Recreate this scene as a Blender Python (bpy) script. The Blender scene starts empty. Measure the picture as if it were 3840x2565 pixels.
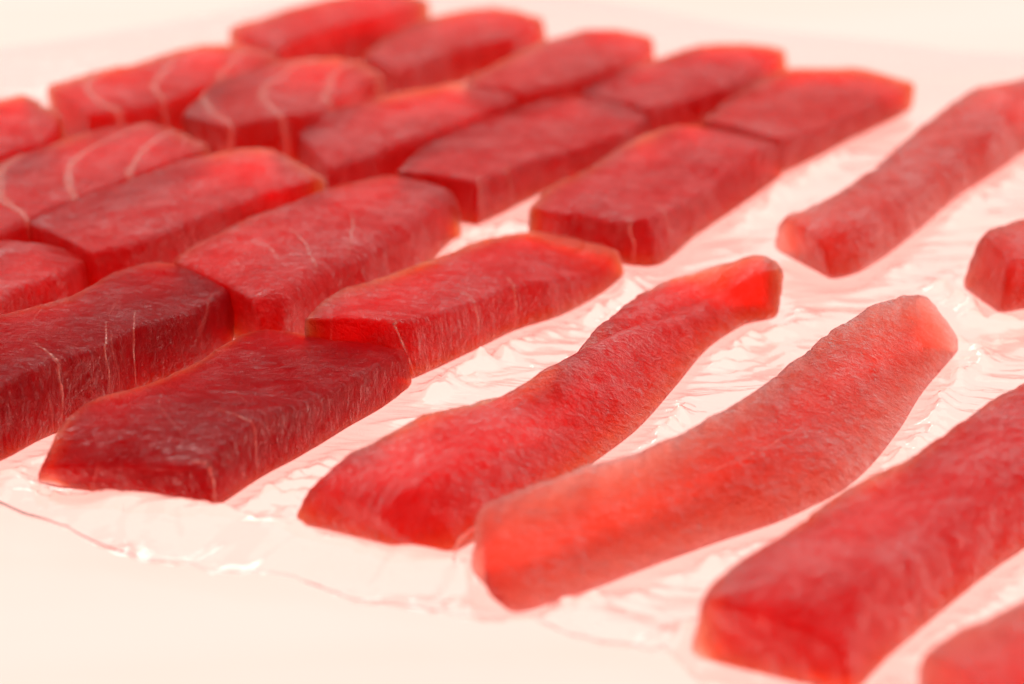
import bpy, bmesh, math
import numpy as np

scene = bpy.context.scene
col = scene.collection

# ---------------------------------------------------------------- camera
PITCH = math.radians(20)
cam_data = bpy.data.cameras.new('camera'); cam = bpy.data.objects.new('camera', cam_data); col.objects.link(cam)
cam.location = (0, -math.cos(PITCH), math.sin(PITCH)); cam.rotation_euler = (math.pi / 2 - PITCH, 0, 0)
cam_data.lens = 100; cam_data.sensor_width = 36; cam_data.sensor_fit = 'HORIZONTAL'
cam_data.clip_start = 0.01; cam_data.clip_end = 50
cam_data.dof.use_dof = True; cam_data.dof.focus_distance = 0.935; cam_data.dof.aperture_fstop = 7.0
scene.camera = cam

# ---------------------------------------------------------------- light: a soft room, a window behind, the glowing table
world = bpy.data.worlds.new('World'); scene.world = world; world.use_nodes = True
bg = world.node_tree.nodes['Background']; bg.inputs[0].default_value = (1.0, 0.955, 0.91, 1); bg.inputs[1].default_value = 0.74
def area(name, loc, target, sx, sy, power, colour):
    d = bpy.data.lights.new(name, 'AREA'); d.shape = 'RECTANGLE'; d.size = sx; d.size_y = sy; d.energy = power; d.color = colour
    o = bpy.data.objects.new(name, d); col.objects.link(o); o.location = loc
    v = np.array(target, float) - np.array(loc, float)
    import mathutils
    o.rotation_euler = mathutils.Vector(v).to_track_quat('-Z', 'Y').to_euler(); return o
area('window_light', (-0.7, 2.2, 1.25), (0, 0.1, 0), 0.8, 0.5, 3.5, (1.0, 0.965, 0.93))
area('overhead_fill', (0.2, 0.5, 1.8), (0, 0.1, 0), 2.4, 2.2, 6.5, (1.0, 0.95, 0.90))  # added soft fill from above, brightens the red of the flesh
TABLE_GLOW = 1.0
TABLE_Z = -0.0040
FLESH_SCALE = 0.008
vs = scene.view_settings
vs.view_transform = 'Standard'; vs.look = 'None'; vs.exposure = 0.0; vs.gamma = 1.0; vs.use_curve_mapping = False
scene.cycles.max_bounces = 7; scene.cycles.transparent_max_bounces = 12; scene.cycles.use_denoising = True
scene.cycles.sample_clamp_indirect = 8.0

# ---------------------------------------------------------------- stations of each piece in mm: far base, near base, near top, far top
PIECES_MM = {
  'A1': [[[-148.0,-127.2,0.0],[-90.2,-150.9,0.0],[-92.3,-150.9,14.8],[-143.4,-144.8,12.0]],[[-139.1,-130.4,0.0],[-85.6,-141.5,0.0],[-87.6,-141.5,17.2],[-138.1,-130.7,22.0]],[[-132.0,-107.7,0.0],[-77.0,-124.4,0.0],[-77.1,-124.4,20.5],[-131.1,-108.0,20.5]],[[-119.7,-91.7,0.0],[-65.4,-105.8,0.0],[-64.9,-105.8,18.5],[-118.8,-92.0,18.5]],[[-106.3,-66.3,0.0],[-52.8,-83.1,0.0],[-52.5,-83.1,16.8],[-105.4,-66.6,16.8]],[[-93.4,-36.7,0.0],[-40.9,-62.5,0.0],[-42.1,-62.5,16.0],[-92.5,-37.1,16.0]],[[-85.3,-20.5,0.0],[-32.6,-43.0,0.0],[-34.9,-43.0,12.7],[-84.4,-20.9,12.7]]],
  'A2': [[[-71.1,-35.4,0.0],[-33.3,-38.5,0.0],[-44.8,-38.5,21.7],[-71.1,-35.4,21.7]],[[-62.6,-6.3,0.0],[-29.5,-33.9,0.0],[-33.0,-33.9,20.3],[-62.6,-6.3,20.3]],[[-49.9,12.8,0.0],[-12.7,-10.7,0.0],[-13.5,-10.7,19.0],[-49.9,12.8,19.0]],[[-27.5,42.8,0.0],[1.6,10.0,0.0],[1.0,10.0,17.5],[-27.5,42.8,17.5]],[[-12.0,71.4,0.0],[18.3,26.2,0.0],[16.7,26.2,14.9],[-12.0,71.4,14.9]],[[4.4,95.3,0.0],[34.0,51.2,0.0],[31.5,51.2,9.8],[4.4,95.3,9.8]],[[12.7,93.1,0.0],[43.7,72.8,0.0],[39.9,72.8,10.7],[12.7,93.1,10.7]]],
  'A3': [[[5.3,107.5,0.0],[44.1,83.2,0.0],[42.5,83.2,16.6],[5.3,107.5,16.6]],[[14.7,125.6,0.0],[56.1,83.2,0.0],[52.0,83.2,19.4],[14.7,125.6,19.4]],[[27.4,154.4,0.0],[70.8,115.3,0.0],[68.8,115.3,16.7],[27.4,154.4,16.7]],[[46.4,196.1,0.0],[85.6,144.7,0.0],[84.0,144.7,16.3],[46.4,196.1,16.3]],[[61.5,210.8,0.0],[102.3,177.4,0.0],[100.8,177.4,18.6],[61.5,210.8,18.6]],[[75.6,231.2,0.0],[114.2,202.3,0.0],[111.2,202.3,14.2],[75.6,231.2,14.2]]],
  'A4': [[[80.5,235.4,0.0],[114.0,204.2,0.0],[110.4,204.2,15.9],[80.5,235.4,15.9]],[[100.5,290.6,0.0],[127.4,223.6,0.0],[125.1,223.6,12.7],[100.5,290.6,12.7]],[[125.7,332.5,0.0],[151.1,260.1,0.0],[149.6,260.1,12.2],[125.7,332.5,12.2]],[[146.1,335.7,0.0],[168.6,285.5,0.0],[166.8,285.5,12.4],[146.1,335.7,12.4]],[[155.9,333.6,0.0],[181.1,303.8,0.0],[182.4,303.8,13.6],[155.9,333.6,13.6]]],
  'B0': [[[-199.9,-87.4,0.0],[-167.5,-121.7,0.0],[-168.9,-120.3,25.0],[-199.9,-87.4,25.0]],[[-183.8,-53.5,0.0],[-159.4,-109.6,0.0],[-160.2,-107.8,25.0],[-183.8,-53.5,25.0]],[[-161.3,-31.6,0.0],[-149.1,-91.0,0.0],[-149.5,-89.0,25.0],[-161.3,-31.6,25.0]],[[-150.5,-16.9,0.0],[-135.3,-74.5,0.0],[-135.8,-72.6,24.0],[-150.5,-16.9,24.0]],[[-138.7,9.5,0.0],[-122.1,-48.5,0.0],[-122.7,-46.6,23.0],[-138.7,9.5,23.0]],[[-129.7,23.3,0.0],[-107.8,-31.1,0.0],[-108.6,-29.3,22.0],[-129.7,23.3,22.0]],[[-121.0,28.3,0.0],[-96.7,-2.2,0.0],[-98.0,-0.6,20.0],[-121.0,28.3,20.0]]],
  'B1': [[[-124.1,35.3,0.0],[-86.2,-15.2,0.0],[-87.4,-13.6,20.0],[-124.1,35.3,20.0]],[[-116.8,48.5,0.0],[-77.1,-10.9,0.0],[-78.2,-9.3,22.0],[-116.8,48.5,22.0]],[[-105.7,66.4,0.0],[-65.7,13.8,0.0],[-66.9,15.4,23.0],[-105.7,66.4,23.0]],[[-88.0,89.4,0.0],[-49.8,36.6,0.0],[-51.0,38.2,24.0],[-88.0,89.4,24.0]],[[-70.1,120.0,0.0],[-35.2,70.6,0.0],[-36.4,72.2,22.0],[-70.1,120.0,22.0]],[[-55.7,138.5,0.0],[-22.6,113.7,0.0],[-24.2,114.9,20.0],[-55.7,138.5,20.0]],[[-46.8,151.0,0.0],[-18.8,117.4,0.0],[-20.1,119.0,17.0],[-46.8,151.0,17.0]]],
  'B2': [[[-46.7,149.5,0.0],[-13.5,132.3,0.0],[-14.0,133.2,18.9],[-46.7,149.5,18.9]],[[-38.2,184.4,0.0],[-2.7,149.1,0.0],[-5.0,150.5,17.9],[-38.2,184.4,17.9]],[[-17.3,228.4,0.0],[11.0,172.5,0.0],[9.1,174.3,16.3],[-17.3,228.4,16.3]],[[5.0,257.8,0.0],[25.1,187.6,0.0],[24.6,189.5,16.0],[5.0,257.8,16.0]],[[22.4,275.3,0.0],[47.8,212.8,0.0],[47.1,214.6,16.0],[22.4,275.3,16.0]],[[34.1,279.7,0.0],[61.7,244.2,0.0],[60.4,245.8,15.0],[34.1,279.7,15.0]]],
  'B3': [[[30.2,281.2,0.0],[60.8,250.6,0.0],[59.4,252.0,16.0],[30.2,281.2,16.0]],[[44.8,314.1,0.0],[74.8,264.8,0.0],[73.8,266.5,16.0],[44.8,314.1,16.0]],[[67.9,342.0,0.0],[90.9,281.6,0.0],[90.2,283.4,16.0],[67.9,342.0,16.0]],[[87.9,370.9,0.0],[116.5,328.1,0.0],[115.4,329.8,15.0],[87.9,370.9,15.0]],[[98.5,374.9,0.0],[131.5,365.9,0.0],[129.5,366.4,14.0],[98.5,374.9,14.0]]],
  'C0': [[[-225.1,3.9,0.0],[-182.4,-46.1,0.0],[-184.4,-43.8,22.0],[-225.1,3.9,22.0]],[[-206.9,28.2,0.0],[-169.5,-7.6,0.0],[-171.7,-5.5,22.0],[-206.9,28.2,22.0]],[[-186.9,49.0,0.0],[-155.9,11.2,0.0],[-157.8,13.5,22.0],[-186.9,49.0,22.0]],[[-177.9,60.8,0.0],[-151.2,40.5,0.0],[-153.6,42.3,17.0],[-177.9,60.8,17.0]]],
  'C1': [[[-180.8,72.2,0.0],[-149.9,32.6,0.0],[-151.1,34.2,22.0],[-180.8,72.2,22.0]],[[-171.1,92.5,0.0],[-137.4,42.7,0.0],[-138.6,44.4,22.0],[-171.1,92.5,22.0]],[[-150.4,124.7,0.0],[-118.3,70.5,0.0],[-119.3,72.2,22.0],[-150.4,124.7,22.0]],[[-129.8,154.9,0.0],[-99.8,100.9,0.0],[-100.8,102.7,22.0],[-129.8,154.9,22.0]],[[-111.7,167.5,0.0],[-79.3,121.3,0.0],[-80.5,122.9,22.0],[-111.7,167.5,22.0]],[[-97.7,168.8,0.0],[-70.8,125.3,0.0],[-71.9,127.0,22.0],[-97.7,168.8,22.0]]],
  'C2': [[[-89.3,198.5,0.0],[-72.3,144.7,0.0],[-73.2,147.6,20.0],[-89.3,198.5,20.0]],[[-80.3,227.6,0.0],[-56.1,166.5,0.0],[-57.2,169.3,20.0],[-80.3,227.6,20.0]],[[-62.8,250.2,0.0],[-37.3,193.7,0.0],[-38.6,196.5,20.0],[-62.8,250.2,20.0]],[[-42.7,269.2,0.0],[-15.7,225.1,0.0],[-17.3,227.6,20.0],[-42.7,269.2,20.0]],[[-27.6,278.1,0.0],[5.7,257.3,0.0],[3.1,258.9,20.0],[-27.6,278.1,20.0]]],
  'C3': [[[-21.9,279.6,0.0],[4.8,262.2,0.0],[3.1,263.3,20.0],[-21.9,279.6,20.0]],[[-6.6,318.3,0.0],[23.8,281.1,0.0],[22.5,282.6,20.0],[-6.6,318.3,20.0]],[[13.5,355.0,0.0],[43.8,308.7,0.0],[42.7,310.4,20.0],[13.5,355.0,20.0]],[[32.6,386.2,0.0],[61.3,347.3,0.0],[60.1,348.9,18.0],[32.6,386.2,18.0]],[[41.2,397.0,0.0],[69.4,379.4,0.0],[67.7,380.5,16.0],[41.2,397.0,16.0]]],
  'D1': [[[-232.2,91.4,0.0],[-192.0,30.7,0.0],[-193.7,33.2,22.0],[-232.2,91.4,22.0]],[[-217.5,128.8,0.0],[-184.8,60.4,0.0],[-186.1,63.1,22.0],[-217.5,128.8,22.0]],[[-198.6,159.3,0.0],[-169.4,90.9,0.0],[-170.6,93.6,22.0],[-198.6,159.3,22.0]],[[-175.3,193.4,0.0],[-153.2,121.8,0.0],[-154.1,124.7,22.0],[-175.3,193.4,22.0]],[[-160.7,205.4,0.0],[-138.5,146.0,0.0],[-139.5,148.8,22.0],[-160.7,205.4,22.0]],[[-149.9,206.7,0.0],[-121.1,172.9,0.0],[-123.1,175.1,22.0],[-149.9,206.7,22.0]]],
  'D2': [[[-139.1,216.8,0.0],[-116.1,195.0,0.0],[-119.0,197.8,23.0],[-139.1,216.8,23.0]],[[-128.9,272.0,0.0],[-99.5,209.0,0.0],[-101.2,212.6,23.0],[-128.9,272.0,23.0]],[[-112.1,300.3,0.0],[-82.2,219.9,0.0],[-83.6,223.7,23.0],[-112.1,300.3,23.0]],[[-93.3,311.3,0.0],[-70.8,245.4,0.0],[-72.1,249.2,23.0],[-93.3,311.3,23.0]],[[-77.6,312.9,0.0],[-54.8,280.0,0.0],[-57.0,283.3,23.0],[-77.6,312.9,23.0]]],
  'D3': [[[-69.0,343.0,0.0],[-50.1,305.2,0.0],[-51.5,307.9,17.0],[-69.0,343.0,17.0]],[[-56.9,384.2,0.0],[-30.5,342.1,0.0],[-32.0,344.6,17.0],[-56.9,384.2,17.0]],[[-37.0,420.6,0.0],[-11.8,365.2,0.0],[-13.1,367.9,17.0],[-37.0,420.6,17.0]],[[-18.0,435.4,0.0],[4.5,378.8,0.0],[3.4,381.6,17.0],[-18.0,435.4,17.0]],[[-9.4,442.4,0.0],[18.2,419.3,0.0],[15.9,421.2,16.0],[-9.4,442.4,16.0]]],
  'E0': [[[-243.3,191.2,0.0],[-216.1,136.9,0.0],[-217.9,140.5,23.0],[-243.3,191.2,23.0]],[[-232.6,221.6,0.0],[-200.7,158.6,0.0],[-202.5,162.1,23.0],[-232.6,221.6,23.0]],[[-219.5,242.0,0.0],[-188.1,179.7,0.0],[-189.9,183.3,23.0],[-219.5,242.0,23.0]],[[-211.3,249.2,0.0],[-186.9,213.4,0.0],[-189.2,216.8,23.0],[-211.3,249.2,23.0]]],
  'E1': [[[-203.0,263.8,0.0],[-176.7,213.2,0.0],[-178.6,216.8,23.0],[-203.0,263.8,23.0]],[[-191.5,281.8,0.0],[-157.8,225.1,0.0],[-159.9,228.5,23.0],[-191.5,281.8,23.0]],[[-171.3,305.0,0.0],[-138.6,253.8,0.0],[-140.7,257.2,23.0],[-171.3,305.0,23.0]],[[-150.8,333.1,0.0],[-120.5,283.7,0.0],[-122.6,287.1,23.0],[-150.8,333.1,23.0]],[[-135.5,340.5,0.0],[-102.5,318.7,0.0],[-105.9,320.9,23.0],[-135.5,340.5,23.0]]],
  'E2': [[[-134.8,375.0,0.0],[-105.2,330.5,0.0],[-106.8,333.0,22.0],[-134.8,375.0,22.0]],[[-121.8,392.6,0.0],[-94.7,355.5,0.0],[-96.5,357.9,22.0],[-121.8,392.6,22.0]],[[-103.0,421.6,0.0],[-75.9,384.9,0.0],[-77.7,387.3,22.0],[-103.0,421.6,22.0]],[[-80.8,444.1,0.0],[-56.1,405.3,0.0],[-57.7,407.8,22.0],[-80.8,444.1,22.0]],[[-63.9,454.6,0.0],[-38.3,428.7,0.0],[-40.4,430.9,22.0],[-63.9,454.6,22.0]]],
  'S1': [[[-67.9,-161.3,0.0],[-20.1,-185.2,0.0],[-39.2,-185.2,13.2],[-59.6,-157.9,13.2]],[[-54.4,-128.5,0.0],[-11.9,-179.4,0.0],[-27.0,-179.4,20.1],[-48.7,-152.7,20.1]],[[-33.2,-132.4,0.0],[3.5,-155.5,0.0],[-10.8,-155.5,22.6],[-32.4,-132.9,22.6]],[[-13.7,-111.6,0.0],[26.8,-116.2,0.0],[7.7,-116.2,21.0],[-12.7,-111.8,21.0]],[[6.9,-88.3,0.0],[43.3,-85.0,0.0],[23.3,-85.0,20.8],[7.9,-88.2,20.8]],[[24.1,-43.3,0.0],[58.2,-45.5,0.0],[40.3,-45.5,18.0],[25.1,-43.4,18.0]],[[40.1,8.2,0.0],[70.9,-9.3,0.0],[58.5,-9.3,13.4],[41.0,7.7,13.4]],[[56.3,36.0,0.0],[83.6,13.2,0.0],[74.5,13.2,12.6],[57.1,35.4,12.6]],[[72.8,36.5,0.0],[91.3,19.2,0.0],[87.6,19.2,16.8],[73.6,35.9,16.8]],[[91.1,42.9,0.0],[95.7,21.0,0.0],[98.3,21.0,19.8],[91.3,42.0,19.8]]],
  'S2': [[[-13.5,-193.1,0.0],[1.4,-224.9,0.0],[-8.1,-224.9,7.3],[-9.0,-203.0,27.0]],[[2.1,-187.3,0.0],[19.2,-211.3,0.0],[14.3,-211.3,5.0],[3.3,-188.9,26.0]],[[21.4,-168.9,0.0],[38.5,-193.7,0.0],[34.6,-193.7,4.1],[22.5,-170.5,26.0]],[[38.1,-155.7,0.0],[61.1,-174.7,0.0],[57.2,-174.7,3.5],[39.7,-156.9,26.0]],[[56.3,-134.4,0.0],[83.2,-157.1,0.0],[80.4,-157.1,5.7],[57.8,-135.7,26.0]],[[75.8,-105.7,0.0],[105.9,-130.3,0.0],[101.5,-130.3,7.3],[77.4,-107.0,26.0]],[[92.3,-73.9,0.0],[124.9,-88.8,0.0],[120.2,-88.8,3.8],[94.1,-74.7,26.0]],[[108.0,-46.0,0.0],[138.1,-51.6,0.0],[135.0,-51.6,3.9],[110.0,-46.4,26.0]],[[121.9,-28.2,0.0],[151.3,-21.1,0.0],[149.6,-21.1,3.5],[123.8,-27.7,26.0]],[[139.9,-5.0,0.0],[156.0,-9.8,0.0],[156.5,-9.8,5.8],[141.8,-5.5,22.0]]],
  'S3': [[[46.8,-248.8,0.0],[89.7,-275.3,0.0],[87.1,-275.3,15.6],[47.9,-261.4,24.0]],[[53.2,-248.2,0.0],[99.8,-255.8,0.0],[94.6,-255.8,25.3],[54.2,-248.4,25.3]],[[75.5,-209.4,0.0],[122.4,-220.7,0.0],[117.4,-220.7,21.6],[76.5,-209.7,21.6]],[[94.0,-184.2,0.0],[139.9,-194.6,0.0],[136.5,-194.6,22.9],[95.0,-184.4,22.9]],[[115.5,-164.6,0.0],[159.7,-168.4,0.0],[156.7,-168.4,25.1],[116.5,-164.7,25.1]],[[143.5,-124.9,0.0],[181.6,-135.4,0.0],[178.4,-135.4,25.9],[144.5,-125.2,25.9]],[[173.5,-84.3,0.0],[206.8,-92.5,0.0],[203.5,-92.5,23.9],[174.4,-84.6,23.9]]],
  'S4': [[[101.3,-298.0,0.0],[118.9,-331.5,0.0],[118.9,-331.5,28.0],[101.3,-298.0,28.0]],[[120.4,-278.3,0.0],[141.3,-303.4,0.0],[141.3,-303.4,28.0],[120.4,-278.3,28.0]],[[140.4,-259.7,0.0],[161.7,-278.3,0.0],[161.7,-278.3,28.0],[140.4,-259.7,28.0]],[[157.4,-243.0,0.0],[177.7,-257.0,0.0],[177.7,-257.0,28.0],[157.4,-243.0,28.0]]],
  'S5': [[[99.3,102.8,0.0],[119.6,62.7,0.0],[114.9,62.7,16.6],[101.8,96.6,16.6]],[[115.3,107.4,0.0],[133.2,74.9,0.0],[128.4,74.9,17.7],[115.3,107.4,17.7]],[[143.0,157.3,0.0],[158.0,119.2,0.0],[153.8,119.2,16.9],[143.0,157.3,16.9]],[[174.1,231.1,0.0],[183.7,171.3,0.0],[178.5,171.3,14.8],[174.1,231.1,14.8]],[[203.0,275.6,0.0],[209.6,215.1,0.0],[204.8,215.1,19.1],[203.0,275.6,19.1]],[[224.8,291.5,0.0],[240.2,272.7,0.0],[235.1,272.7,18.9],[224.8,291.5,18.9]],[[241.4,316.8,0.0],[253.6,309.0,0.0],[251.8,309.0,12.2],[241.4,316.8,12.2]]],
  'S6': [[[165.5,56.7,0.0],[175.4,25.7,0.0],[178.8,25.7,21.2],[173.4,63.1,21.2]],[[195.9,96.9,0.0],[203.9,43.9,0.0],[201.2,43.9,16.8],[195.9,96.9,16.8]],[[220.7,123.8,0.0],[229.5,84.2,0.0],[228.1,84.2,19.1],[220.7,123.8,19.1]],[[242.9,157.9,0.0],[252.4,122.0,-0.0],[249.4,122.0,17.9],[242.9,157.9,17.9]]],
}
# ---------------------------------------------------------------- helpers
def value_noise(p, seed=0):
    """smooth 3-D value noise in -1..1 for an (n,3) array"""
    i = np.floor(p).astype(np.int64); f = p - i
    f = f * f * f * (f * (f * 6 - 15) + 10)
    def h(dx, dy, dz):
        n = (i[:, 0] + dx) * 374761393 + (i[:, 1] + dy) * 668265263 + (i[:, 2] + dz) * 2147483647 + seed * 144665
        n = (n ^ (n >> 13)) * 1274126177
        n = n ^ (n >> 16)
        return (n & 0xFFFF) / 32767.5 - 1.0
    r = 0
    for dx in (0, 1):
        wx = f[:, 0] if dx else 1 - f[:, 0]
        for dy in (0, 1):
            wy = f[:, 1] if dy else 1 - f[:, 1]
            for dz in (0, 1):
                wz = f[:, 2] if dz else 1 - f[:, 2]
                r = r + h(dx, dy, dz) * wx * wy * wz
    return r

def fbm(p, octaves=3, seed=0, gain=0.5):
    a, r = 1.0, 0
    for k in range(octaves):
        r = r + a * value_noise(p * 2.03 ** k + 7.7 * k, seed + k); a *= gain
    return r

def tag(o, label=None, cat=None, group=None, kind=None):
    if label: o['label'] = label
    if cat: o['category'] = cat
    if group: o['group'] = group
    if kind: o['kind'] = kind
    return o

def mesh_object(name, verts, faces, mat, parent=None, smooth=True):
    me = bpy.data.meshes.new(name)
    me.from_pydata([tuple(v) for v in verts], [], faces)
    if smooth: me.shade_smooth()
    me.materials.append(mat); me.update()
    o = bpy.data.objects.new(name, me); col.objects.link(o)
    if parent: o.parent = parent
    return o

class NT:
    def __init__(self, name):
        self.m = bpy.data.materials.new(name); self.m.use_nodes = True
        self.t = self.m.node_tree; self.t.nodes.clear()
        self.out = self.t.nodes.new('ShaderNodeOutputMaterial')
    def n(self, kind, **kw):
        nd = self.t.nodes.new('ShaderNode' + kind)
        for k, v in kw.items():
            if k in nd.inputs: self.put(nd.inputs[k], v)
            else: setattr(nd, k, v)
        return nd
    def put(self, sock, v):
        if isinstance(v, bpy.types.NodeSocket): self.t.links.new(v, sock)
        else: sock.default_value = v
    def math(self, op, a, b=None, clamp=False):
        nd = self.t.nodes.new('ShaderNodeMath'); nd.operation = op; nd.use_clamp = clamp
        self.put(nd.inputs[0], a)
        if b is not None: self.put(nd.inputs[1], b)
        return nd.outputs[0]
    def mix(self, f, a, b):
        nd = self.t.nodes.new('ShaderNodeMix'); nd.data_type = 'RGBA'
        self.put(nd.inputs[0], f); self.put(nd.inputs[6], a); self.put(nd.inputs[7], b)
        return nd.outputs[2]
    def ramp(self, v, lo, hi, a=0.0, b=1.0):
        nd = self.t.nodes.new('ShaderNodeMapRange'); nd.interpolation_type = 'SMOOTHSTEP'
        for k, x in zip(range(5), (v, lo, hi, a, b)): self.put(nd.inputs[k], x)
        return nd.outputs[0]
    def noise(self, vec, scale, detail=3, rough=0.55, dist=0.0):
        nd = self.n('TexNoise', Vector=vec, Scale=scale, Detail=detail, Roughness=rough, Distortion=dist)
        return nd.outputs[0]
    def mapping(self, vec, scale=(1, 1, 1), rot=(0, 0, 0), loc=(0, 0, 0)):
        return self.n('Mapping', Vector=vec, Scale=scale, Rotation=rot, Location=loc).outputs[0]

# ---------------------------------------------------------------- materials
def flesh_material(name, fibre_deg, fibre_stretch, bump, rough, scale, clear, density, absorb=(0.985, 0.55, 0.10, 1), sheen=1.0):
    N = NT(name)
    tc = N.n('TexCoord').outputs['Object']
    info = N.n('ObjectInfo')
    base, band_amt, rnd = info.outputs['Color'], info.outputs['Alpha'], info.outputs['Random']
    off = N.n('CombineXYZ', X=N.math('MULTIPLY', rnd, 3.1), Y=N.math('MULTIPLY', rnd, 5.7), Z=N.math('MULTIPLY', rnd, 1.9)).outputs[0]
    p = N.n('VectorMath', operation='ADD'); N.put(p.inputs[0], tc); N.put(p.inputs[1], off); p = p.outputs[0]
    # muscle fibres, long streaks crossing the piece obliquely
    fm = N.mapping(N.mapping(p, rot=(0, 0, math.radians(fibre_deg))), scale=(1, fibre_stretch, 1))
    fib = N.noise(fm, 150, 4, 0.62, 0.8)
    fib_big = N.noise(fm, 70, 3, 0.55, 0.8)
    grain = N.noise(p, 420, 3, 0.6, 2.0)
    lump = N.noise(p, 90, 3, 0.5, 0.4)
    # sheets of connective tissue standing upright through the meat: curved lines on top, upright ones on the sides
    warp = N.noise(p, 22, 2, 0.5)
    sx = N.n('SeparateXYZ', Vector=tc)
    rt = N.n('SeparateXYZ', Vector=N.mapping(tc, rot=(0, 0, math.radians(-48))))
    y2 = N.math('POWER', N.math('ADD', rt.outputs[0], 0.02), 2.0)
    arc = N.math('ADD', N.math('ADD', rt.outputs[1], N.math('MULTIPLY', y2, 7.0)), N.math('MULTIPLY', warp, 0.016))
    arc = N.math('ADD', arc, N.math('MULTIPLY', rnd, 0.5))
    saw = N.math('ABSOLUTE', N.math('SUBTRACT', N.math('FRACT', N.math('DIVIDE', arc, 0.027)), 0.5))   # 0 on a sheet
    fat = N.math('MULTIPLY', N.ramp(N.math('ADD', saw, N.math('MULTIPLY', lump, 0.09)), 0.06, 0.16, 1.0, 0.0), band_amt)
    thin = N.math('MULTIPLY', N.ramp(saw, 0.004, 0.018, 1.0, 0.0), N.ramp(N.noise(p, 45, 2), 0.45, 0.62))
    thin = N.math('MULTIPLY', thin, 0.22)
    sheet = N.math('MAXIMUM', fat, thin)
    # short pale threads
    th_m = N.mapping(N.mapping(p, rot=(0.3, 0.2, math.radians(fibre_deg + 8))), scale=(1, 2.2, 1.3))
    th = N.noise(th_m, 75, 4, 0.62, 1.4)
    th = N.ramp(N.math('ABSOLUTE', N.math('SUBTRACT', th, 0.5)), 0.004, 0.020, 1.0, 0.0)
    th = N.math('MULTIPLY', th, N.ramp(N.noise(p, 30, 2), 0.48, 0.66, 0.0, 0.26))
    pale = N.math('MAXIMUM', sheet, th)
    darker = N.n('HueSaturation', Color=base, Saturation=1.04, Value=0.82).outputs[0]
    lighter = N.n('HueSaturation', Color=base, Saturation=1.0, Value=1.06).outputs[0]
    c = N.mix(N.ramp(N.math('ADD', N.math('MULTIPLY', fib_big, 0.6), N.math('MULTIPLY', lump, 0.4)), 0.36, 0.64), darker, lighter)
    c = N.mix(N.math('MULTIPLY', N.ramp(fib, 0.55, 0.75), 0.04), c, (0.92, 0.12, 0.11, 1))
    c = N.mix(pale, c, (0.97, 0.38, 0.31, 1))
    h = N.math('ADD', N.math('MULTIPLY', fib, 0.85), N.math('MULTIPLY', grain, 0.55))
    h = N.math('ADD', h, N.math('MULTIPLY', lump, 0.9))
    h = N.math('ADD', h, N.math('MULTIPLY', pale, 0.25))
    bm = N.n('Bump', Strength=bump, Distance=0.0022, Height=h)
    b = N.n('BsdfPrincipled')
    b.subsurface_method = 'RANDOM_WALK'
    N.put(b.inputs['Base Color'], c)
    N.put(b.inputs['Subsurface Weight'], 1.0); b.distribution = 'GGX'
    N.put(b.inputs['Subsurface Radius'], (1.0, 0.45, 0.28))
    N.put(b.inputs['Subsurface Scale'], scale)
    N.put(b.inputs['Roughness'], N.ramp(lump, 0.3, 0.7, rough - 0.06, rough + 0.08))
    N.put(b.inputs['IOR'], 1.42)
    N.put(b.inputs['Normal'], bm.outputs[0])
    N.put(b.inputs['Specular IOR Level'], 0.0)
    # light that goes straight through: clear, strongly absorbing flesh, bright where it is thin
    rf = N.n('BsdfRefraction', Color=(1, 1, 1, 1), Roughness=0.55, IOR=1.12, Normal=bm.outputs[0])
    inside = N.n('NewGeometry').outputs['Backfacing']            # leaving the flesh: only refraction
    ms = N.n('MixShader'); N.put(ms.inputs[0], N.math('MAXIMUM', N.math('MULTIPLY', N.math('SUBTRACT', 1.0, pale), clear), inside))
    N.t.links.new(b.outputs[0], ms.inputs[1]); N.t.links.new(rf.outputs[0], ms.inputs[2])
    # wet sheen on top of everything
    fr = N.n('Fresnel', IOR=1.29, Normal=bm.outputs[0])
    gl = N.n('BsdfGlossy', Color=(1, 1, 1, 1), Roughness=N.ramp(lump, 0.3, 0.7, rough - 0.08, rough + 0.06), Normal=bm.outputs[0])
    # drier ridges and wetter hollows follow the grain: streaks across the top, upright ones on the sides
    wm = N.mapping(N.mapping(p, rot=(0, 0, math.radians(fibre_deg))), scale=(1, fibre_stretch * 0.8, 0.62))
    film_amt = N.ramp(N.noise(wm, 230, 4, 0.65, 1.5), 0.40, 0.62, 0.32, 1.02)
    film_amt = N.math('MULTIPLY', film_amt, N.ramp(N.noise(p, 38, 2, 0.5), 0.35, 0.65, 0.75 * sheen, 1.2 * sheen))
    wet = N.n('MixShader'); N.put(wet.inputs[0], N.math('MULTIPLY', N.math('MULTIPLY', fr.outputs[0], film_amt), N.math('SUBTRACT', 1.0, inside)))
    N.t.links.new(ms.outputs[0], wet.inputs[1]); N.t.links.new(gl.outputs[0], wet.inputs[2])
    N.t.links.new(wet.outputs[0], N.out.inputs[0])
    va = N.n('VolumeAbsorption', Color=absorb, Density=density)
    N.t.links.new(va.outputs[0], N.out.inputs['Volume'])
    return N.m

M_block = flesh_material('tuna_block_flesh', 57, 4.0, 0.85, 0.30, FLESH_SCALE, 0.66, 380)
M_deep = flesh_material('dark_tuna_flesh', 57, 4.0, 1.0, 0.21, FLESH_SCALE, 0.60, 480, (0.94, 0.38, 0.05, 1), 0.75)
M_strip = flesh_material('tuna_strip_flesh', 20, 4.0, 0.8, 0.34, FLESH_SCALE * 1.1, 0.58, 190, (0.985, 0.52, 0.36, 1), sheen=1.25)

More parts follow.
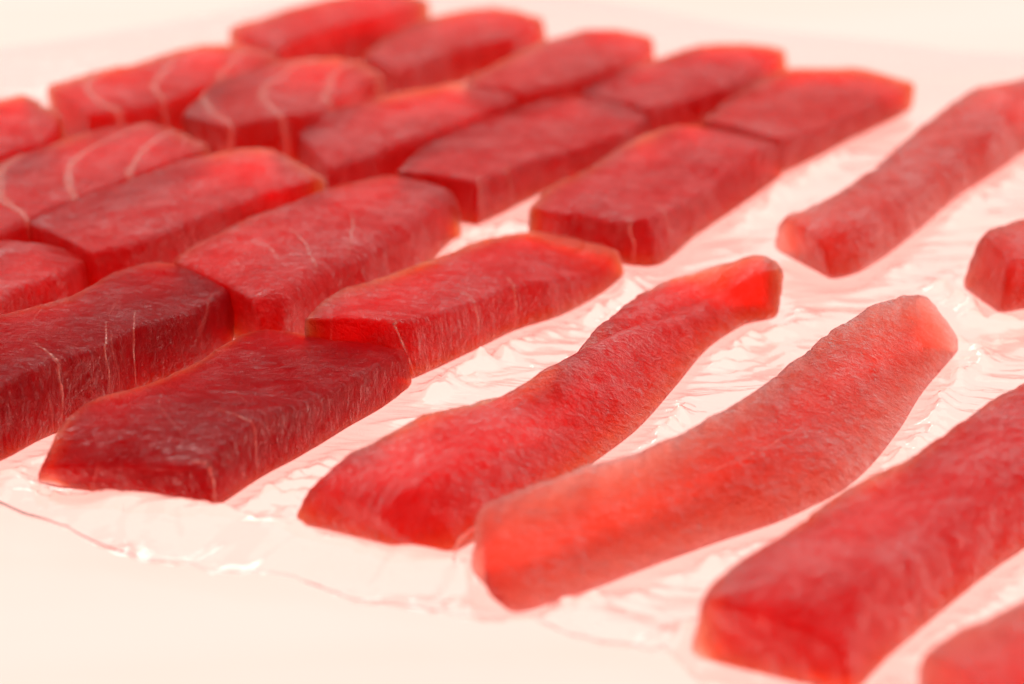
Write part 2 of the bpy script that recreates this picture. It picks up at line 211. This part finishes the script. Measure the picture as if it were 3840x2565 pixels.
def sinew_material():
    N = NT('pale_sinew')
    tc = N.n('TexCoord').outputs['Object']
    c = N.mix(N.ramp(N.noise(tc, 300, 2), 0.35, 0.65), (0.90, 0.20, 0.17, 1), (0.93, 0.34, 0.28, 1))
    b = N.n('BsdfPrincipled', Roughness=0.3)
    N.put(b.inputs['Base Color'], c)
    N.put(b.inputs['Subsurface Weight'], 0.8); N.put(b.inputs['Subsurface Radius'], (1, .3, .25)); N.put(b.inputs['Subsurface Scale'], 0.003)
    N.t.links.new(b.outputs[0], N.out.inputs[0]); return N.m
M_mid = flesh_material('firm_strip_flesh', 20, 4.0, 0.85, 0.34, FLESH_SCALE, 0.64, 350, (0.985, 0.52, 0.16, 1), sheen=1.15)
M_sinew = sinew_material()

def film_material():
    N = NT('clear_plastic_film')
    tc = N.n('TexCoord').outputs['Object']
    m1 = N.mapping(N.mapping(tc, rot=(0, 0, math.radians(12))), scale=(1, 3.5, 1))
    h = N.math('ADD', N.noise(m1, 45, 2, 0.5, 1.2), N.math('MULTIPLY', N.noise(m1, 130, 2, 0.5, 0.8), 0.15))
    bm = N.n('Bump', Strength=0.5, Distance=0.0008, Height=h)
    fr = N.n('Fresnel', IOR=1.8, Normal=bm.outputs[0])
    fac = N.math('MULTIPLY', fr.outputs[0], 1.35, clamp=True)
    g = N.n('BsdfGlossy', Color=(1, 0.99, 0.97, 1), Roughness=0.015, Normal=bm.outputs[0])
    t = N.n('BsdfTransparent', Color=(0.985, 0.98, 0.975, 1))
    hz = N.n('BsdfTranslucent', Color=(0.96, 0.94, 0.91, 1))
    cl = N.n('MixShader'); N.put(cl.inputs[0], 0.05)
    N.t.links.new(t.outputs[0], cl.inputs[1]); N.t.links.new(hz.outputs[0], cl.inputs[2])
    ms = N.n('MixShader'); N.put(ms.inputs[0], fac)
    N.t.links.new(cl.outputs[0], ms.inputs[1]); N.t.links.new(g.outputs[0], ms.inputs[2])
    N.t.links.new(ms.outputs[0], N.out.inputs[0]); return N.m
M_film = film_material()

def table_material():
    N = NT('lit_table_panel')
    tc = N.n('TexCoord').outputs['Object']
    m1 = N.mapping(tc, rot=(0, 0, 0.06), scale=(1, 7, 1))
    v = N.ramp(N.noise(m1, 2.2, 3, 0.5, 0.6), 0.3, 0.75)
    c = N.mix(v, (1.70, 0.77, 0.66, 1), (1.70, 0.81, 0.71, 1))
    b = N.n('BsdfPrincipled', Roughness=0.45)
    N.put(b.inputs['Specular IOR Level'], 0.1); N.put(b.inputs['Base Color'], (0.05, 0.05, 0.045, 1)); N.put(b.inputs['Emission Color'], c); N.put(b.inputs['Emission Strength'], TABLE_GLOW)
    N.t.links.new(b.outputs[0], N.out.inputs[0]); return N.m
M_table = table_material()

# ---------------------------------------------------------------- the light table
def light_table():
    x, y, z0, z1, c = 1.3, 1.5, -0.05, TABLE_Z, 0.004
    v = []
    for zz, k in ((z0, 0), (z1 - c, 0), (z1, c)):
        v += [(-x + k, -y + k, zz), (x - k, -y + k, zz), (x - k, y - k, zz), (-x + k, y - k, zz)]
    f = [(3, 2, 1, 0), (8, 9, 10, 11)]
    for r in (0, 4):
        for i in range(4): f.append((r + i, r + (i + 1) % 4, r + 4 + (i + 1) % 4, r + 4 + i))
    o = mesh_object('light_table', v, f, M_table, smooth=False)
    tag(o, 'cream white glowing table top under the plastic film', 'table', kind='structure')
light_table()

# ---------------------------------------------------------------- pieces of tuna
def catmull(rows, s):
    """rows (n,4,3); s array in 0..1 (uniform by spine length) -> (m,4,3)"""
    mid = rows.mean(1); d = np.r_[0, np.cumsum(np.linalg.norm(np.diff(mid, axis=0), axis=1))]
    L = d[-1]; x = np.clip(s, 0, 1) * L
    i = np.clip(np.searchsorted(d, x, side='right') - 1, 0, len(rows) - 2)
    # cubic Hermite with finite-difference tangents on a non-uniform knot vector
    tan = np.zeros_like(rows)
    for k in range(len(rows)):
        a, b = max(k - 1, 0), min(k + 1, len(rows) - 1)
        tan[k] = (rows[b] - rows[a]) / (d[b] - d[a])
    h = (d[i + 1] - d[i]); t = ((x - d[i]) / h)
    sh = (-1, 1, 1)
    t_, h_ = t.reshape(sh), h.reshape(sh)
    return ((2*t_**3 - 3*t_**2 + 1) * rows[i] + (t_**3 - 2*t_**2 + t_) * h_ * tan[i]
            + (-2*t_**3 + 3*t_**2) * rows[i + 1] + (t_**3 - t_**2) * h_ * tan[i + 1]), L

def rounded_ring(W, H, r_top, r_bot, n):
    """points of a rounded rectangle, u,v in -1..1, plus the wall coordinate w:
    0..1 near side (bottom to top), 1..2 top (near to far), 2..3 far side, 3..4 bottom"""
    hw, hh = W / 2, H / 2
    cs = [((hw, hh), r_top, 0), ((-hw, hh), r_top, 90), ((-hw, -hh), r_bot, 180), ((hw, -hh), r_bot, 270)]
    pts = []
    for (cx, cy), r, a0 in cs:
        ccx, ccy = cx - math.copysign(r, cx), cy - math.copysign(r, cy)
        for k in range(13):
            a = math.radians(a0 + 90 * k / 12); pts.append((ccx + r * math.cos(a), ccy + r * math.sin(a)))
    pts = np.array(pts + [pts[0]])
    d = np.r_[0, np.cumsum(np.linalg.norm(np.diff(pts, axis=0), axis=1))]
    q = np.arange(n) / n * d[-1]
    u = np.interp(q, d, pts[:, 0]) / hw; v = np.interp(q, d, pts[:, 1]) / hh
    return u, v

def build_piece(key, name, colour, band=0.0, mat=None, r_top=0.0019, r_bot=0.0020, end_r=0.004, ns=110, nr=96,
                crown=0.0010, rough=0.00025, lump=0.00055, end_k=0.25, ridge=None, seed=1, label='', cat='', group=''):
    rows = np.array(PIECES_MM[key]) / 1000.0
    s = np.linspace(0, 1, ns)
    C, L = catmull(rows, s)                                       # BL, BR, TR, TL
    C[:, :2, 2] = 0
    C[:, 2:, 2] = np.maximum(C[:, 2:, 2], 0.004)
    grid = []
    def ring(c4, inset):
        BL, BR, TR, TL = c4
        W = np.linalg.norm((TR + BR - TL - BL) / 2); H = (TR[2] + TL[2]) / 2
        r1 = min(r_top, 0.45 * H, .45 * W); r2 = min(r_bot, 0.3 * H)
        u, v = rounded_ring(W, H, r1, r2, nr)
        ku, kv = max(1 - 2 * inset / W, 0.02), max(1 - 2 * inset / H, 0.02)
        u, v = u * ku, v * kv
        a, b = (1 + u) / 2, (1 + v) / 2
        P = (np.outer((1 - a) * (1 - b), BL) + np.outer(a * (1 - b), BR) + np.outer(a * b, TR) + np.outer((1 - a) * b, TL))
        P[:, 2] += crown * (1 - u ** 2) * np.clip(v, 0, 1)        # gently domed top
        return P
    for k in range(ns):
        dist = min(s[k], 1 - s[k]) * L
        ins = 0.0
        if dist < end_r: ins = end_k * (end_r - math.sqrt(max(end_r ** 2 - (end_r - dist) ** 2, 0)))
        grid.append(ring(C[k], ins))
    caps0, caps1 = [], []
    e0 = 0
    for j in range(1, 9):                                         # end faces, closed in rings so that they can be uneven too
        f = j / 9.0
        for src, dst in ((grid[0], caps0), (grid[-1], caps1)):
            c = src.mean(0); dst.append(c + (src - c) * (1 - f))
    G = np.array(caps0[::-1] + grid + caps1)
    # bulge of the end faces along the spine
    ax = C[-1].mean(0) - C[0].mean(0); ax /= np.linalg.norm(ax)
    m, n = G.shape[:2]
    V = G.reshape(-1, 3).copy()
    # put the piece in its own frame: origin at its base centre, x along its length
    ctr = C.reshape(-1, 3).mean(0); ctr[2] = 0
    ang = math.atan2(ax[1], ax[0]); ca, sa = math.cos(-ang), math.sin(-ang)
    R = np.array([[ca, -sa, 0], [sa, ca, 0], [0, 0, 1]])
    V = (V - ctr) @ R.T
    # normals of the clean shape, then uneven cut surfaces
    Gv = V.reshape(m, n, 3)
    du = np.gradient(Gv, axis=0); dv = np.roll(Gv, -1, 1) - np.roll(Gv, 1, 1)
    Nn = np.cross(du, dv); ln = np.linalg.norm(Nn, axis=2, keepdims=True); Nn = Nn / np.maximum(ln, 1e-12)
    cen = Gv.mean(1, keepdims=True)
    sign = np.sign(((Gv - cen) * Nn)[10:-10].sum()); Nn = (Nn * sign)
    Nn[:8] = (-1, 0, 0); Nn[-8:] = (1, 0, 0)
    Nf = Nn.reshape(-1, 3)
    sd = seed * 17
    q = V + seed * 0.37
    dsp = lump * fbm(q * 55, 2, sd) + rough * fbm(q * np.array([190, 260, 190]), 3, sd + 5)
    if ridge is not None: dsp = dsp + ridge(V, L)
    keep = np.clip((V[:, 2] - 0.0005) / 0.004, 0, 1)              # the underside stays flat on the film
    V = V + Nf * (dsp * keep)[:, None]
    V[:, 2] = np.maximum(V[:, 2], 0.0)
    verts = np.vstack([V, V[:n].mean(0)[None], V[-n:].mean(0)[None]])
    a, b = m * n, m * n + 1
    faces = []
    for i in range(m - 1):
        for j in range(n):
            k = (j + 1) % n
            faces.append((i * n + j, i * n + k, (i + 1) * n + k, (i + 1) * n + j))
    for j in range(n):
        k = (j + 1) % n
        faces.append((a, k, j)); faces.append((b, (m - 1) * n + j, (m - 1) * n + k))
    root = bpy.data.objects.new(name, None); col.objects.link(root)
    root.location = ctr; root.rotation_euler = (0, 0, ang); root.empty_display_size = 0.01
    tag(root, label, cat, group)
    o = mesh_object('flesh', verts, faces, mat or M_block, root)
    bm = bmesh.new(); bm.from_mesh(o.data); bmesh.ops.recalc_face_normals(bm, faces=bm.faces); bm.to_mesh(o.data); bm.free()
    o.color = (*colour, band)
    return dict(root=root, grid=V.reshape(m, n, 3), nrm=Nn, off=8, ns=ns, nr=n, L=L, obj=o)

def wall_index(P, k, w):
    """ring index at station k for wall coordinate w (see rounded_ring): the ring starts half-way up the near side's top corner"""
    ring = P['grid'][k]; n = len(ring)
    y, z = ring[:, 1], ring[:, 2]
    lo_y, hi_y = y.min(), y.max(); zt = z.max()
    near = y.argmin() if True else 0
    if w <= 1:   # near side
        zz = np.clip(w, 0.0, 1) * zt * 0.96
        cost = np.abs(z - zz) + 0.6 * (y - lo_y)
    else:
        yy = lo_y + (w - 1) * (hi_y - lo_y)
        cost = np.abs(y - yy) + 0.6 * (zt - z)
    return int(np.argmin(cost))

def sinew(P, path, r0=0.0005, name='sinew', lift=0.0):
    """a pale strand lying on the piece: path = [(s, w), ...]"""
    pts = []
    path = np.array(path, float)
    t = np.linspace(0, len(path) - 1, 10 * (len(path) - 1) + 1)
    ss = np.interp(t, range(len(path)), path[:, 0]); ww = np.interp(t, range(len(path)), path[:, 1])
    for a, w in zip(ss, ww):
        k = P['off'] + int(round(np.clip(a, 0, 1) * (P['ns'] - 1)))
        j = wall_index(P, k, w)
        pts.append(P['grid'][k, j] + P['nrm'][k, j] * (lift - r0 * 0.5))
    return strand(P['root'], np.array(pts), r0, name)

def strand(root, pts, r0, name='sinew', smooth=7):
    for _ in range(smooth):
        q = pts.copy(); q[1:-1] = (pts[:-2] + 2 * pts[1:-1] + pts[2:]) / 4; pts = q
    r0 = r0 * 0.75; n = len(pts); t = np.gradient(pts, axis=0); t /= np.maximum(np.linalg.norm(t, axis=1, keepdims=True), 1e-9)
    up = np.array([0.13, 0.21, 0.97]); verts = []
    for i in range(n):
        a = np.cross(t[i], up); a /= np.linalg.norm(a) + 1e-9; b = np.cross(t[i], a)
        f = i / (n - 1); r = r0 * (0.35 + 0.65 * math.sin(math.pi * min(max(f, .04), .96)) ** 0.5) * (0.8 + 0.3 * math.sin(i * 1.7) * math.sin(i * .6))
        for k in range(6):
            g = k * math.pi / 3; verts.append(pts[i] + r * (a * math.cos(g) + b * math.sin(g)))
    faces = [(i * 6 + k, i * 6 + (k + 1) % 6, (i + 1) * 6 + (k + 1) % 6, (i + 1) * 6 + k) for i in range(n - 1) for k in range(6)]
    faces += [tuple(range(5, -1, -1)), tuple(range((n - 1) * 6, n * 6))]
    return mesh_object(name, verts, faces, M_sinew, root)

# ---------------------------------------------------------------- the pieces, named by where they lie
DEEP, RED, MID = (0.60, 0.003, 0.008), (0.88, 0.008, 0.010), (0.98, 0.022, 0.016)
CORAL, PINK = (0.99, 0.060, 0.045), (0.985, 0.030, 0.030)
GB, GS = 'tuna blocks laid out in rows', 'long tuna strips lying apart at the right'
P = {}
def block(key, colour, label, **kw):
    P[key] = build_piece(key, 'tuna_block', colour, label=label, cat='tuna block', group=GB, seed=len(P) + 3, **kw)
def strip(key, colour, label, **kw):
    d = dict(mat=M_strip, r_top=0.0060, r_bot=0.004, end_r=0.007, rough=0.0004, lump=0.0005, crown=0.002, ns=170)
    d.update(kw)
    P[key] = build_piece(key, 'tuna_strip', colour, label=label, cat='tuna strip', group=GS, seed=len(P) + 3, **d)

def cut_a1(V, L):      # shallow knife mark and a sagging left end
    return -0.0006 * np.exp(-((V[:, 0] + 0.012 + 0.35 * V[:, 1]) / 0.0012) ** 2) * np.exp(-((V[:, 1] + 0.006) / 0.008) ** 4) * (V[:, 2] > 0.010)
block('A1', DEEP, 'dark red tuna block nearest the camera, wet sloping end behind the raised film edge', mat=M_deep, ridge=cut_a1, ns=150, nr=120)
block('A2', RED, 'tuna block next behind the frontmost one, white upright sinews along its side', ns=130, nr=110)
block('A3', RED, 'third tuna block from the front in the row bordering the loose strips')
block('A4', MID, 'farthest block of the row bordering the loose strips, rightmost of all blocks')
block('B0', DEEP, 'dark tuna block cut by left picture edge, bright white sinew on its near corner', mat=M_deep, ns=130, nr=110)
block('B1', RED, 'tuna block with curled white sinew threads, lying behind the two front blocks', r_top=0.007)
block('B2', RED, 'tuna block in second row, its dark end standing above a small white gap')
block('B3', RED, 'farthest block of the second row, between the third row and the rightmost block')
block('C0', RED, 'small visible end of a block at left edge, behind the white sinewed dark block')
block('C1', RED, 'plain red block between the banded left block and the one with curled threads')
block('C2', RED, 'middle block of the third row, without white bands, its dark end showing')
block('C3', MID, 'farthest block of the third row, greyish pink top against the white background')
block('D1', RED, 'block with two broad pale curved fat bands at the left edge', band=0.55)
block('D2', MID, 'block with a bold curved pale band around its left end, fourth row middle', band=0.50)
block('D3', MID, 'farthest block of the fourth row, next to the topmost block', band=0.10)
block('E0', RED, 'dark block end at upper left edge in the last row', band=0.2)
block('E1', MID, 'block with three pale upright bands along the back left border', band=0.50)
block('E2', MID, 'topmost block at the back, cut by the upper picture edge', band=0.06)

def fold_s1(V, L):     # a lengthwise groove and the fold beside it
    y = V[:, 1] - 0.004 * np.sin(V[:, 0] * 26) - 0.001
    top = np.clip((V[:, 2] - 0.009) / 0.006, 0, 1)
    w = np.clip((V[:, 0] + 0.075) / 0.03, 0, 1) * np.clip((0.115 - V[:, 0]) / 0.03, 0, 1)
    return top * w * (-0.0030 * np.exp(-((y - 0.003) / 0.0030) ** 2) + 0.0012 * np.exp(-((y + 0.004) / 0.004) ** 2))
def crease_s3(V, L):
    return -0.0007 * np.exp(-((V[:, 0] + 0.055 - 0.35 * V[:, 1]) / 0.0012) ** 2) * (V[:, 2] > 0.012)
strip('S1', PINK, 'long folded tuna strip with a lengthwise groove, beside the front dark block', mat=M_mid, ridge=fold_s1, r_top=0.0035, nr=120, ns=220)
strip('S2', CORAL, 'broad pale coral tuna strip with a white wavy thread, its flat face tilted up', r_top=0.0035, nr=120, ns=220)
strip('S3', PINK, 'thick tuna strip running off the right edge, rounded blurred end at bottom', mat=M_mid, ridge=crease_s3, r_top=0.0045, nr=110)
strip('S4', CORAL, 'strip end in the bottom right corner of the picture')
strip('S5', CORAL, 'long smooth tuna strip farther back, right of the rightmost block')
strip('S6', CORAL, 'short visible strip end at the right edge, middle height')

# pale sinews that lie on the pieces
def upright(key, s, depth=0.5, r=0.0005, bend=0.03):
    sinew(P[key], [(s, 0.05), (s + 0.004, 0.5), (s, 1.0), (s + bend * 0.4, 1.0 + depth * 0.4), (s + bend, 1.0 + depth)], r)
upright('A1', 0.22, 0.30, 0.00055, 0.04); upright('A1', 0.02, 0.12, 0.0010, 0.0)
upright('A2', 0.05, 0.20, 0.0007); upright('A2', 0.32, 0.25, 0.0007); upright('A2', 0.52, 0.22, 0.0007)
upright('A3', 0.02, 0.15, 0.0008); upright('A3', 0.18, 0.2, 0.0008)
upright('B0', 0.42, 0.35, 0.0010, -0.06); upright('B0', 0.56, 0.30, 0.0007); upright('B0', 0.68, 0.25, 0.0006)
upright('B2', 0.03, 0.1, 0.0008); upright('B2', 0.26, 0.1, 0.0009)
sinew(P['B1'], [(0.30, 1.75), (0.33, 1.55), (0.31, 1.35), (0.27, 1.2), (0.24, 1.05)], 0.0006)
sinew(P['B1'], [(0.55, 1.45), (0.50, 1.32), (0.43, 1.20), (0.36, 1.05)], 0.0006)
sinew(P['B1'], [(0.20, 1.65), (0.21, 1.45), (0.18, 1.3)], 0.0005)
sinew(P['S2'], [(0.60, 1.62), (0.615, 1.50), (0.60, 1.42), (0.605, 1.34), (0.63, 1.24), (0.625, 1.16)], 0.00045)
sinew(P['S2'], [(0.30, 1.50), (0.36, 1.46), (0.43, 1.44), (0.50, 1.45)], 0.00035)
sinew(P['S2'], [(0.38, 1.36), (0.36, 1.24), (0.39, 1.14), (0.42, 1.10)], 0.00035)
sinew(P['S2'], [(0.02, 1.75), (0.06, 1.66), (0.11, 1.60)], 0.0004)

def loose_thread(key, pts, r):
    root = P[key]['root']; a = -root.rotation_euler[2]; l = np.array(root.location)
    q = np.array(pts) - l
    q = np.stack([q[:, 0] * math.cos(a) - q[:, 1] * math.sin(a), q[:, 0] * math.sin(a) + q[:, 1] * math.cos(a), q[:, 2]], 1)
    t = np.linspace(0, len(q) - 1, 24)
    strand(root, np.stack([np.interp(t, range(len(q)), q[:, k]) for k in range(3)], 1), r)
loose_thread('S2', [(-0.0082, -0.1907, 0.014), (-0.0111, -0.1885, 0.0115), (-0.0150, -0.1857, 0.007), (-0.0166, -0.1861, 0.004), (-0.0169, -0.1872, 0.0005)], 0.0008)

# a piece without strands of its own is one mesh
for q in P.values():
    root = q['root']
    if len(root.children) == 1:
        o, nm = q['obj'], root.name
        loc, rot, props = root.location.copy(), root.rotation_euler.copy(), {k: root[k] for k in ('label', 'category', 'group')}
        o.parent = None; o.location = loc; o.rotation_euler = rot
        bpy.data.objects.remove(root); o.name = nm
        for k, v in props.items(): o[k] = v
        q['root'] = o

# ---------------------------------------------------------------- the plastic film under the pieces
def film():
    nx, ny = 560, 620
    fx = np.array([-0.45, -0.200, -0.156, -0.140, -0.098, -0.059, -0.010, 0.02, 0.061, 0.14, 0.45])
    fy = np.array([-0.10, -0.128, -0.150, -0.160, -0.190, -0.203, -0.224, -0.240, -0.268, -0.31, -0.42])
    cx_ = np.array([-0.45, -0.20, -0.155, -0.125, -0.109, -0.090, -0.066, -0.040, -0.016, 0.02, 0.06, 0.45])
    cy_ = np.array([-0.09, -0.115, -0.132, -0.146, -0.152, -0.159, -0.176, -0.185, -0.190, -0.215, -0.25, -0.40])
    ca_ = np.array([0.004, 0.005, 0.006, 0.007, 0.008, 0.008, 0.007, 0.006, 0.006, 0.004, 0.002, 0.001])
    x = np.linspace(-0.36, 0.36, nx)
    front = np.interp(x, fx, fy); crest = np.interp(x, cx_, cy_); camp = np.interp(x, cx_, ca_)
    k = np.ones(25) / 25
    pad = lambda a: np.convolve(np.r_[np.full(12, a[0]), a, np.full(12, a[-1])], k, 'valid')
    front, crest, camp = pad(front), pad(crest), pad(camp)
    front = front + 0.002 * np.sin(x * 70) + 0.0012 * np.sin(x * 190 + 1)
    t = np.linspace(0, 1, ny) ** 1.25
    X = np.repeat(x[None], ny, 0); Y = front[None] + t[:, None] * (np.interp(x, [-0.36, -0.27, -0.19, -0.10, 0.0, 0.05, 0.12, 0.22, 0.36], [0.36, 0.41, 0.475, 0.535, 0.57, 0.525, 0.475, 0.418, 0.415])[None] + 0.004 * np.sin(x * 40)[None] - front[None])
    p = np.stack([X.ravel(), Y.ravel(), np.zeros(X.size)], 1)
    # how far from the nearest piece: flat underneath, crumpled beside
    foot = []
    for q in P.values():
        g = q['grid'][::3, ::4].reshape(-1, 3); a = q['root'].rotation_euler[2]; l = q['root'].location
        foot.append(np.stack([g[:, 0] * math.cos(a) - g[:, 1] * math.sin(a) + l[0], g[:, 0] * math.sin(a) + g[:, 1] * math.cos(a) + l[1]], 1))
    foot = np.vstack(foot)
    c = 0.003; gx0, gy0 = -0.5, -0.5
    G = np.ones((420, 340), bool); ii = ((foot - (gx0, gy0)) / c).astype(int)
    ok = (ii[:, 0] >= 0) & (ii[:, 0] < 340) & (ii[:, 1] >= 0) & (ii[:, 1] < 420)
    D = np.full((420, 340), 99.0); D[ii[ok, 1], ii[ok, 0]] = 0
    for _ in range(14):                                           # chamfer distance by repeated relaxation
        for dy, dx, w in ((0, 1, 1), (0, -1, 1), (1, 0, 1), (-1, 0, 1), (1, 1, 1.41), (1, -1, 1.41), (-1, 1, 1.41), (-1, -1, 1.41)):
            D = np.minimum(D, np.roll(np.roll(D, dy, 0), dx, 1) + w)
    D = D * c
    u = (p[:, 0] - gx0) / c - .5; v = (p[:, 1] - gy0) / c - .5
    i0 = np.clip(u.astype(int), 0, 338); j0 = np.clip(v.astype(int), 0, 418); fu, fv = np.clip(u - i0, 0, 1), np.clip(v - j0, 0, 1)
    dist = D[j0, i0] * (1 - fu) * (1 - fv) + D[j0, i0 + 1] * fu * (1 - fv) + D[j0 + 1, i0] * (1 - fu) * fv + D[j0 + 1, i0 + 1] * fu * fv
    free = np.clip((dist - 0.001) / 0.006, 0, 1)
    # long streaky wrinkles, and sharp crumples right beside the blocks
    rot = np.stack([p[:, 0] * 0.985 + p[:, 1] * 0.17, p[:, 1] * 0.985 - p[:, 0] * 0.17, p[:, 2]], 1)
    warp = 0.013 * fbm(rot * 17, 3, 3)
    rot[:, 1] += warp
    ridge1 = 1 - np.abs(value_noise(rot * np.array([20, 95, 1]), 11)) * 2
    ridge2 = 1 - np.abs(value_noise(rot * np.array([42, 130, 1]) + 3.3, 12)) * 4
    soft = fbm(rot * np.array([14, 50, 1]), 2, 14)
    z = free * (0.0006 * np.clip(ridge1, 0, 1) ** 2 + 0.00045 * np.clip(ridge2, 0, 1) * np.clip(0.5 + value_noise(p * 19 + 2, 15), 0, 1) + 0.0009 * soft)
    z = z * np.clip(1.25 - p[:, 1] * 2.2, 0.3, 1.0)
    skirt = np.clip((np.repeat(crest[None], ny, 0).ravel() - p[:, 1]) / 0.008, 0, 1)
    z = z + skirt * (0.0007 * (0.6 + fbm(rot * np.array([48, 85, 1]) + 9, 2, 51)) + 0.0007 * np.clip(1 - 3 * np.abs(value_noise(rot * np.array([60, 90, 1]) + 4, 53)), 0, 1))
    cr = np.abs(fbm(p * 85 + 5, 2, 21)) + 0.6 * np.abs(value_noise(p * 190, 23))
    near = np.exp(-((dist - 0.007) / 0.006) ** 2) * np.clip(value_noise(p * 26, 31) * 1.6 + 0.45, 0, 1)
    z = z + free * near * 0.0042 * cr
    # the raised lip along the front edge
    d = p[:, 1] - np.repeat(crest[None], ny, 0).ravel()
    amp = np.repeat(camp[None], ny, 0).ravel() * (1 + 0.25 * value_noise(p * 45, 41))
    lip = amp * np.where(d > 0, np.exp(-(d / 0.005) ** 2), np.exp(-(d / 0.014) ** 2))
    z = z + lip * np.where(d > 0, np.clip(dist / 0.003, 0, 1), 1)
    z = np.maximum(z - 0.0012, -0.0030)
    z = np.where(dist < 0.0015, np.minimum(z, -0.0010), z)
    verts = np.stack([p[:, 0], p[:, 1], z], 1)
    idx = np.arange(nx * ny).reshape(ny, nx)
    faces = np.stack([idx[:-1, :-1], idx[:-1, 1:], idx[1:, 1:], idx[1:, :-1]], -1).reshape(-1, 4)
    o = mesh_object('plastic_film', verts.tolist(), faces.tolist(), M_film)
    # the front edge is rolled up on itself
    e = verts.reshape(ny, nx, 3)[0]; e = e[(e[:, 0] > -0.22) & (e[:, 0] < 0.05)][::2]
    e = e + np.array([0, 0.0004, 0.0011])
    tv, tf = [], []
    for i in range(len(e)):
        r = 0.0009 * (0.75 + 0.35 * math.sin(e[i, 0] * 90)) * min(1.0, max(0.22, (-0.130 - e[i, 0]) / 0.025))
        for k in range(8):
            a = k * math.pi / 4; tv.append((e[i, 0], e[i, 1] + 1.5 * r * math.cos(a), e[i, 2] + r * math.sin(a)))
    for i in range(len(e) - 1):
        for k in range(8): tf.append((i * 8 + k, i * 8 + (k + 1) % 8, (i + 1) * 8 + (k + 1) % 8, (i + 1) * 8 + k))
    mesh_object('rolled_edge', tv, tf, M_film, o)
    tag(o, 'clear crinkled plastic film spread over the table under all the tuna', 'plastic film')
film()
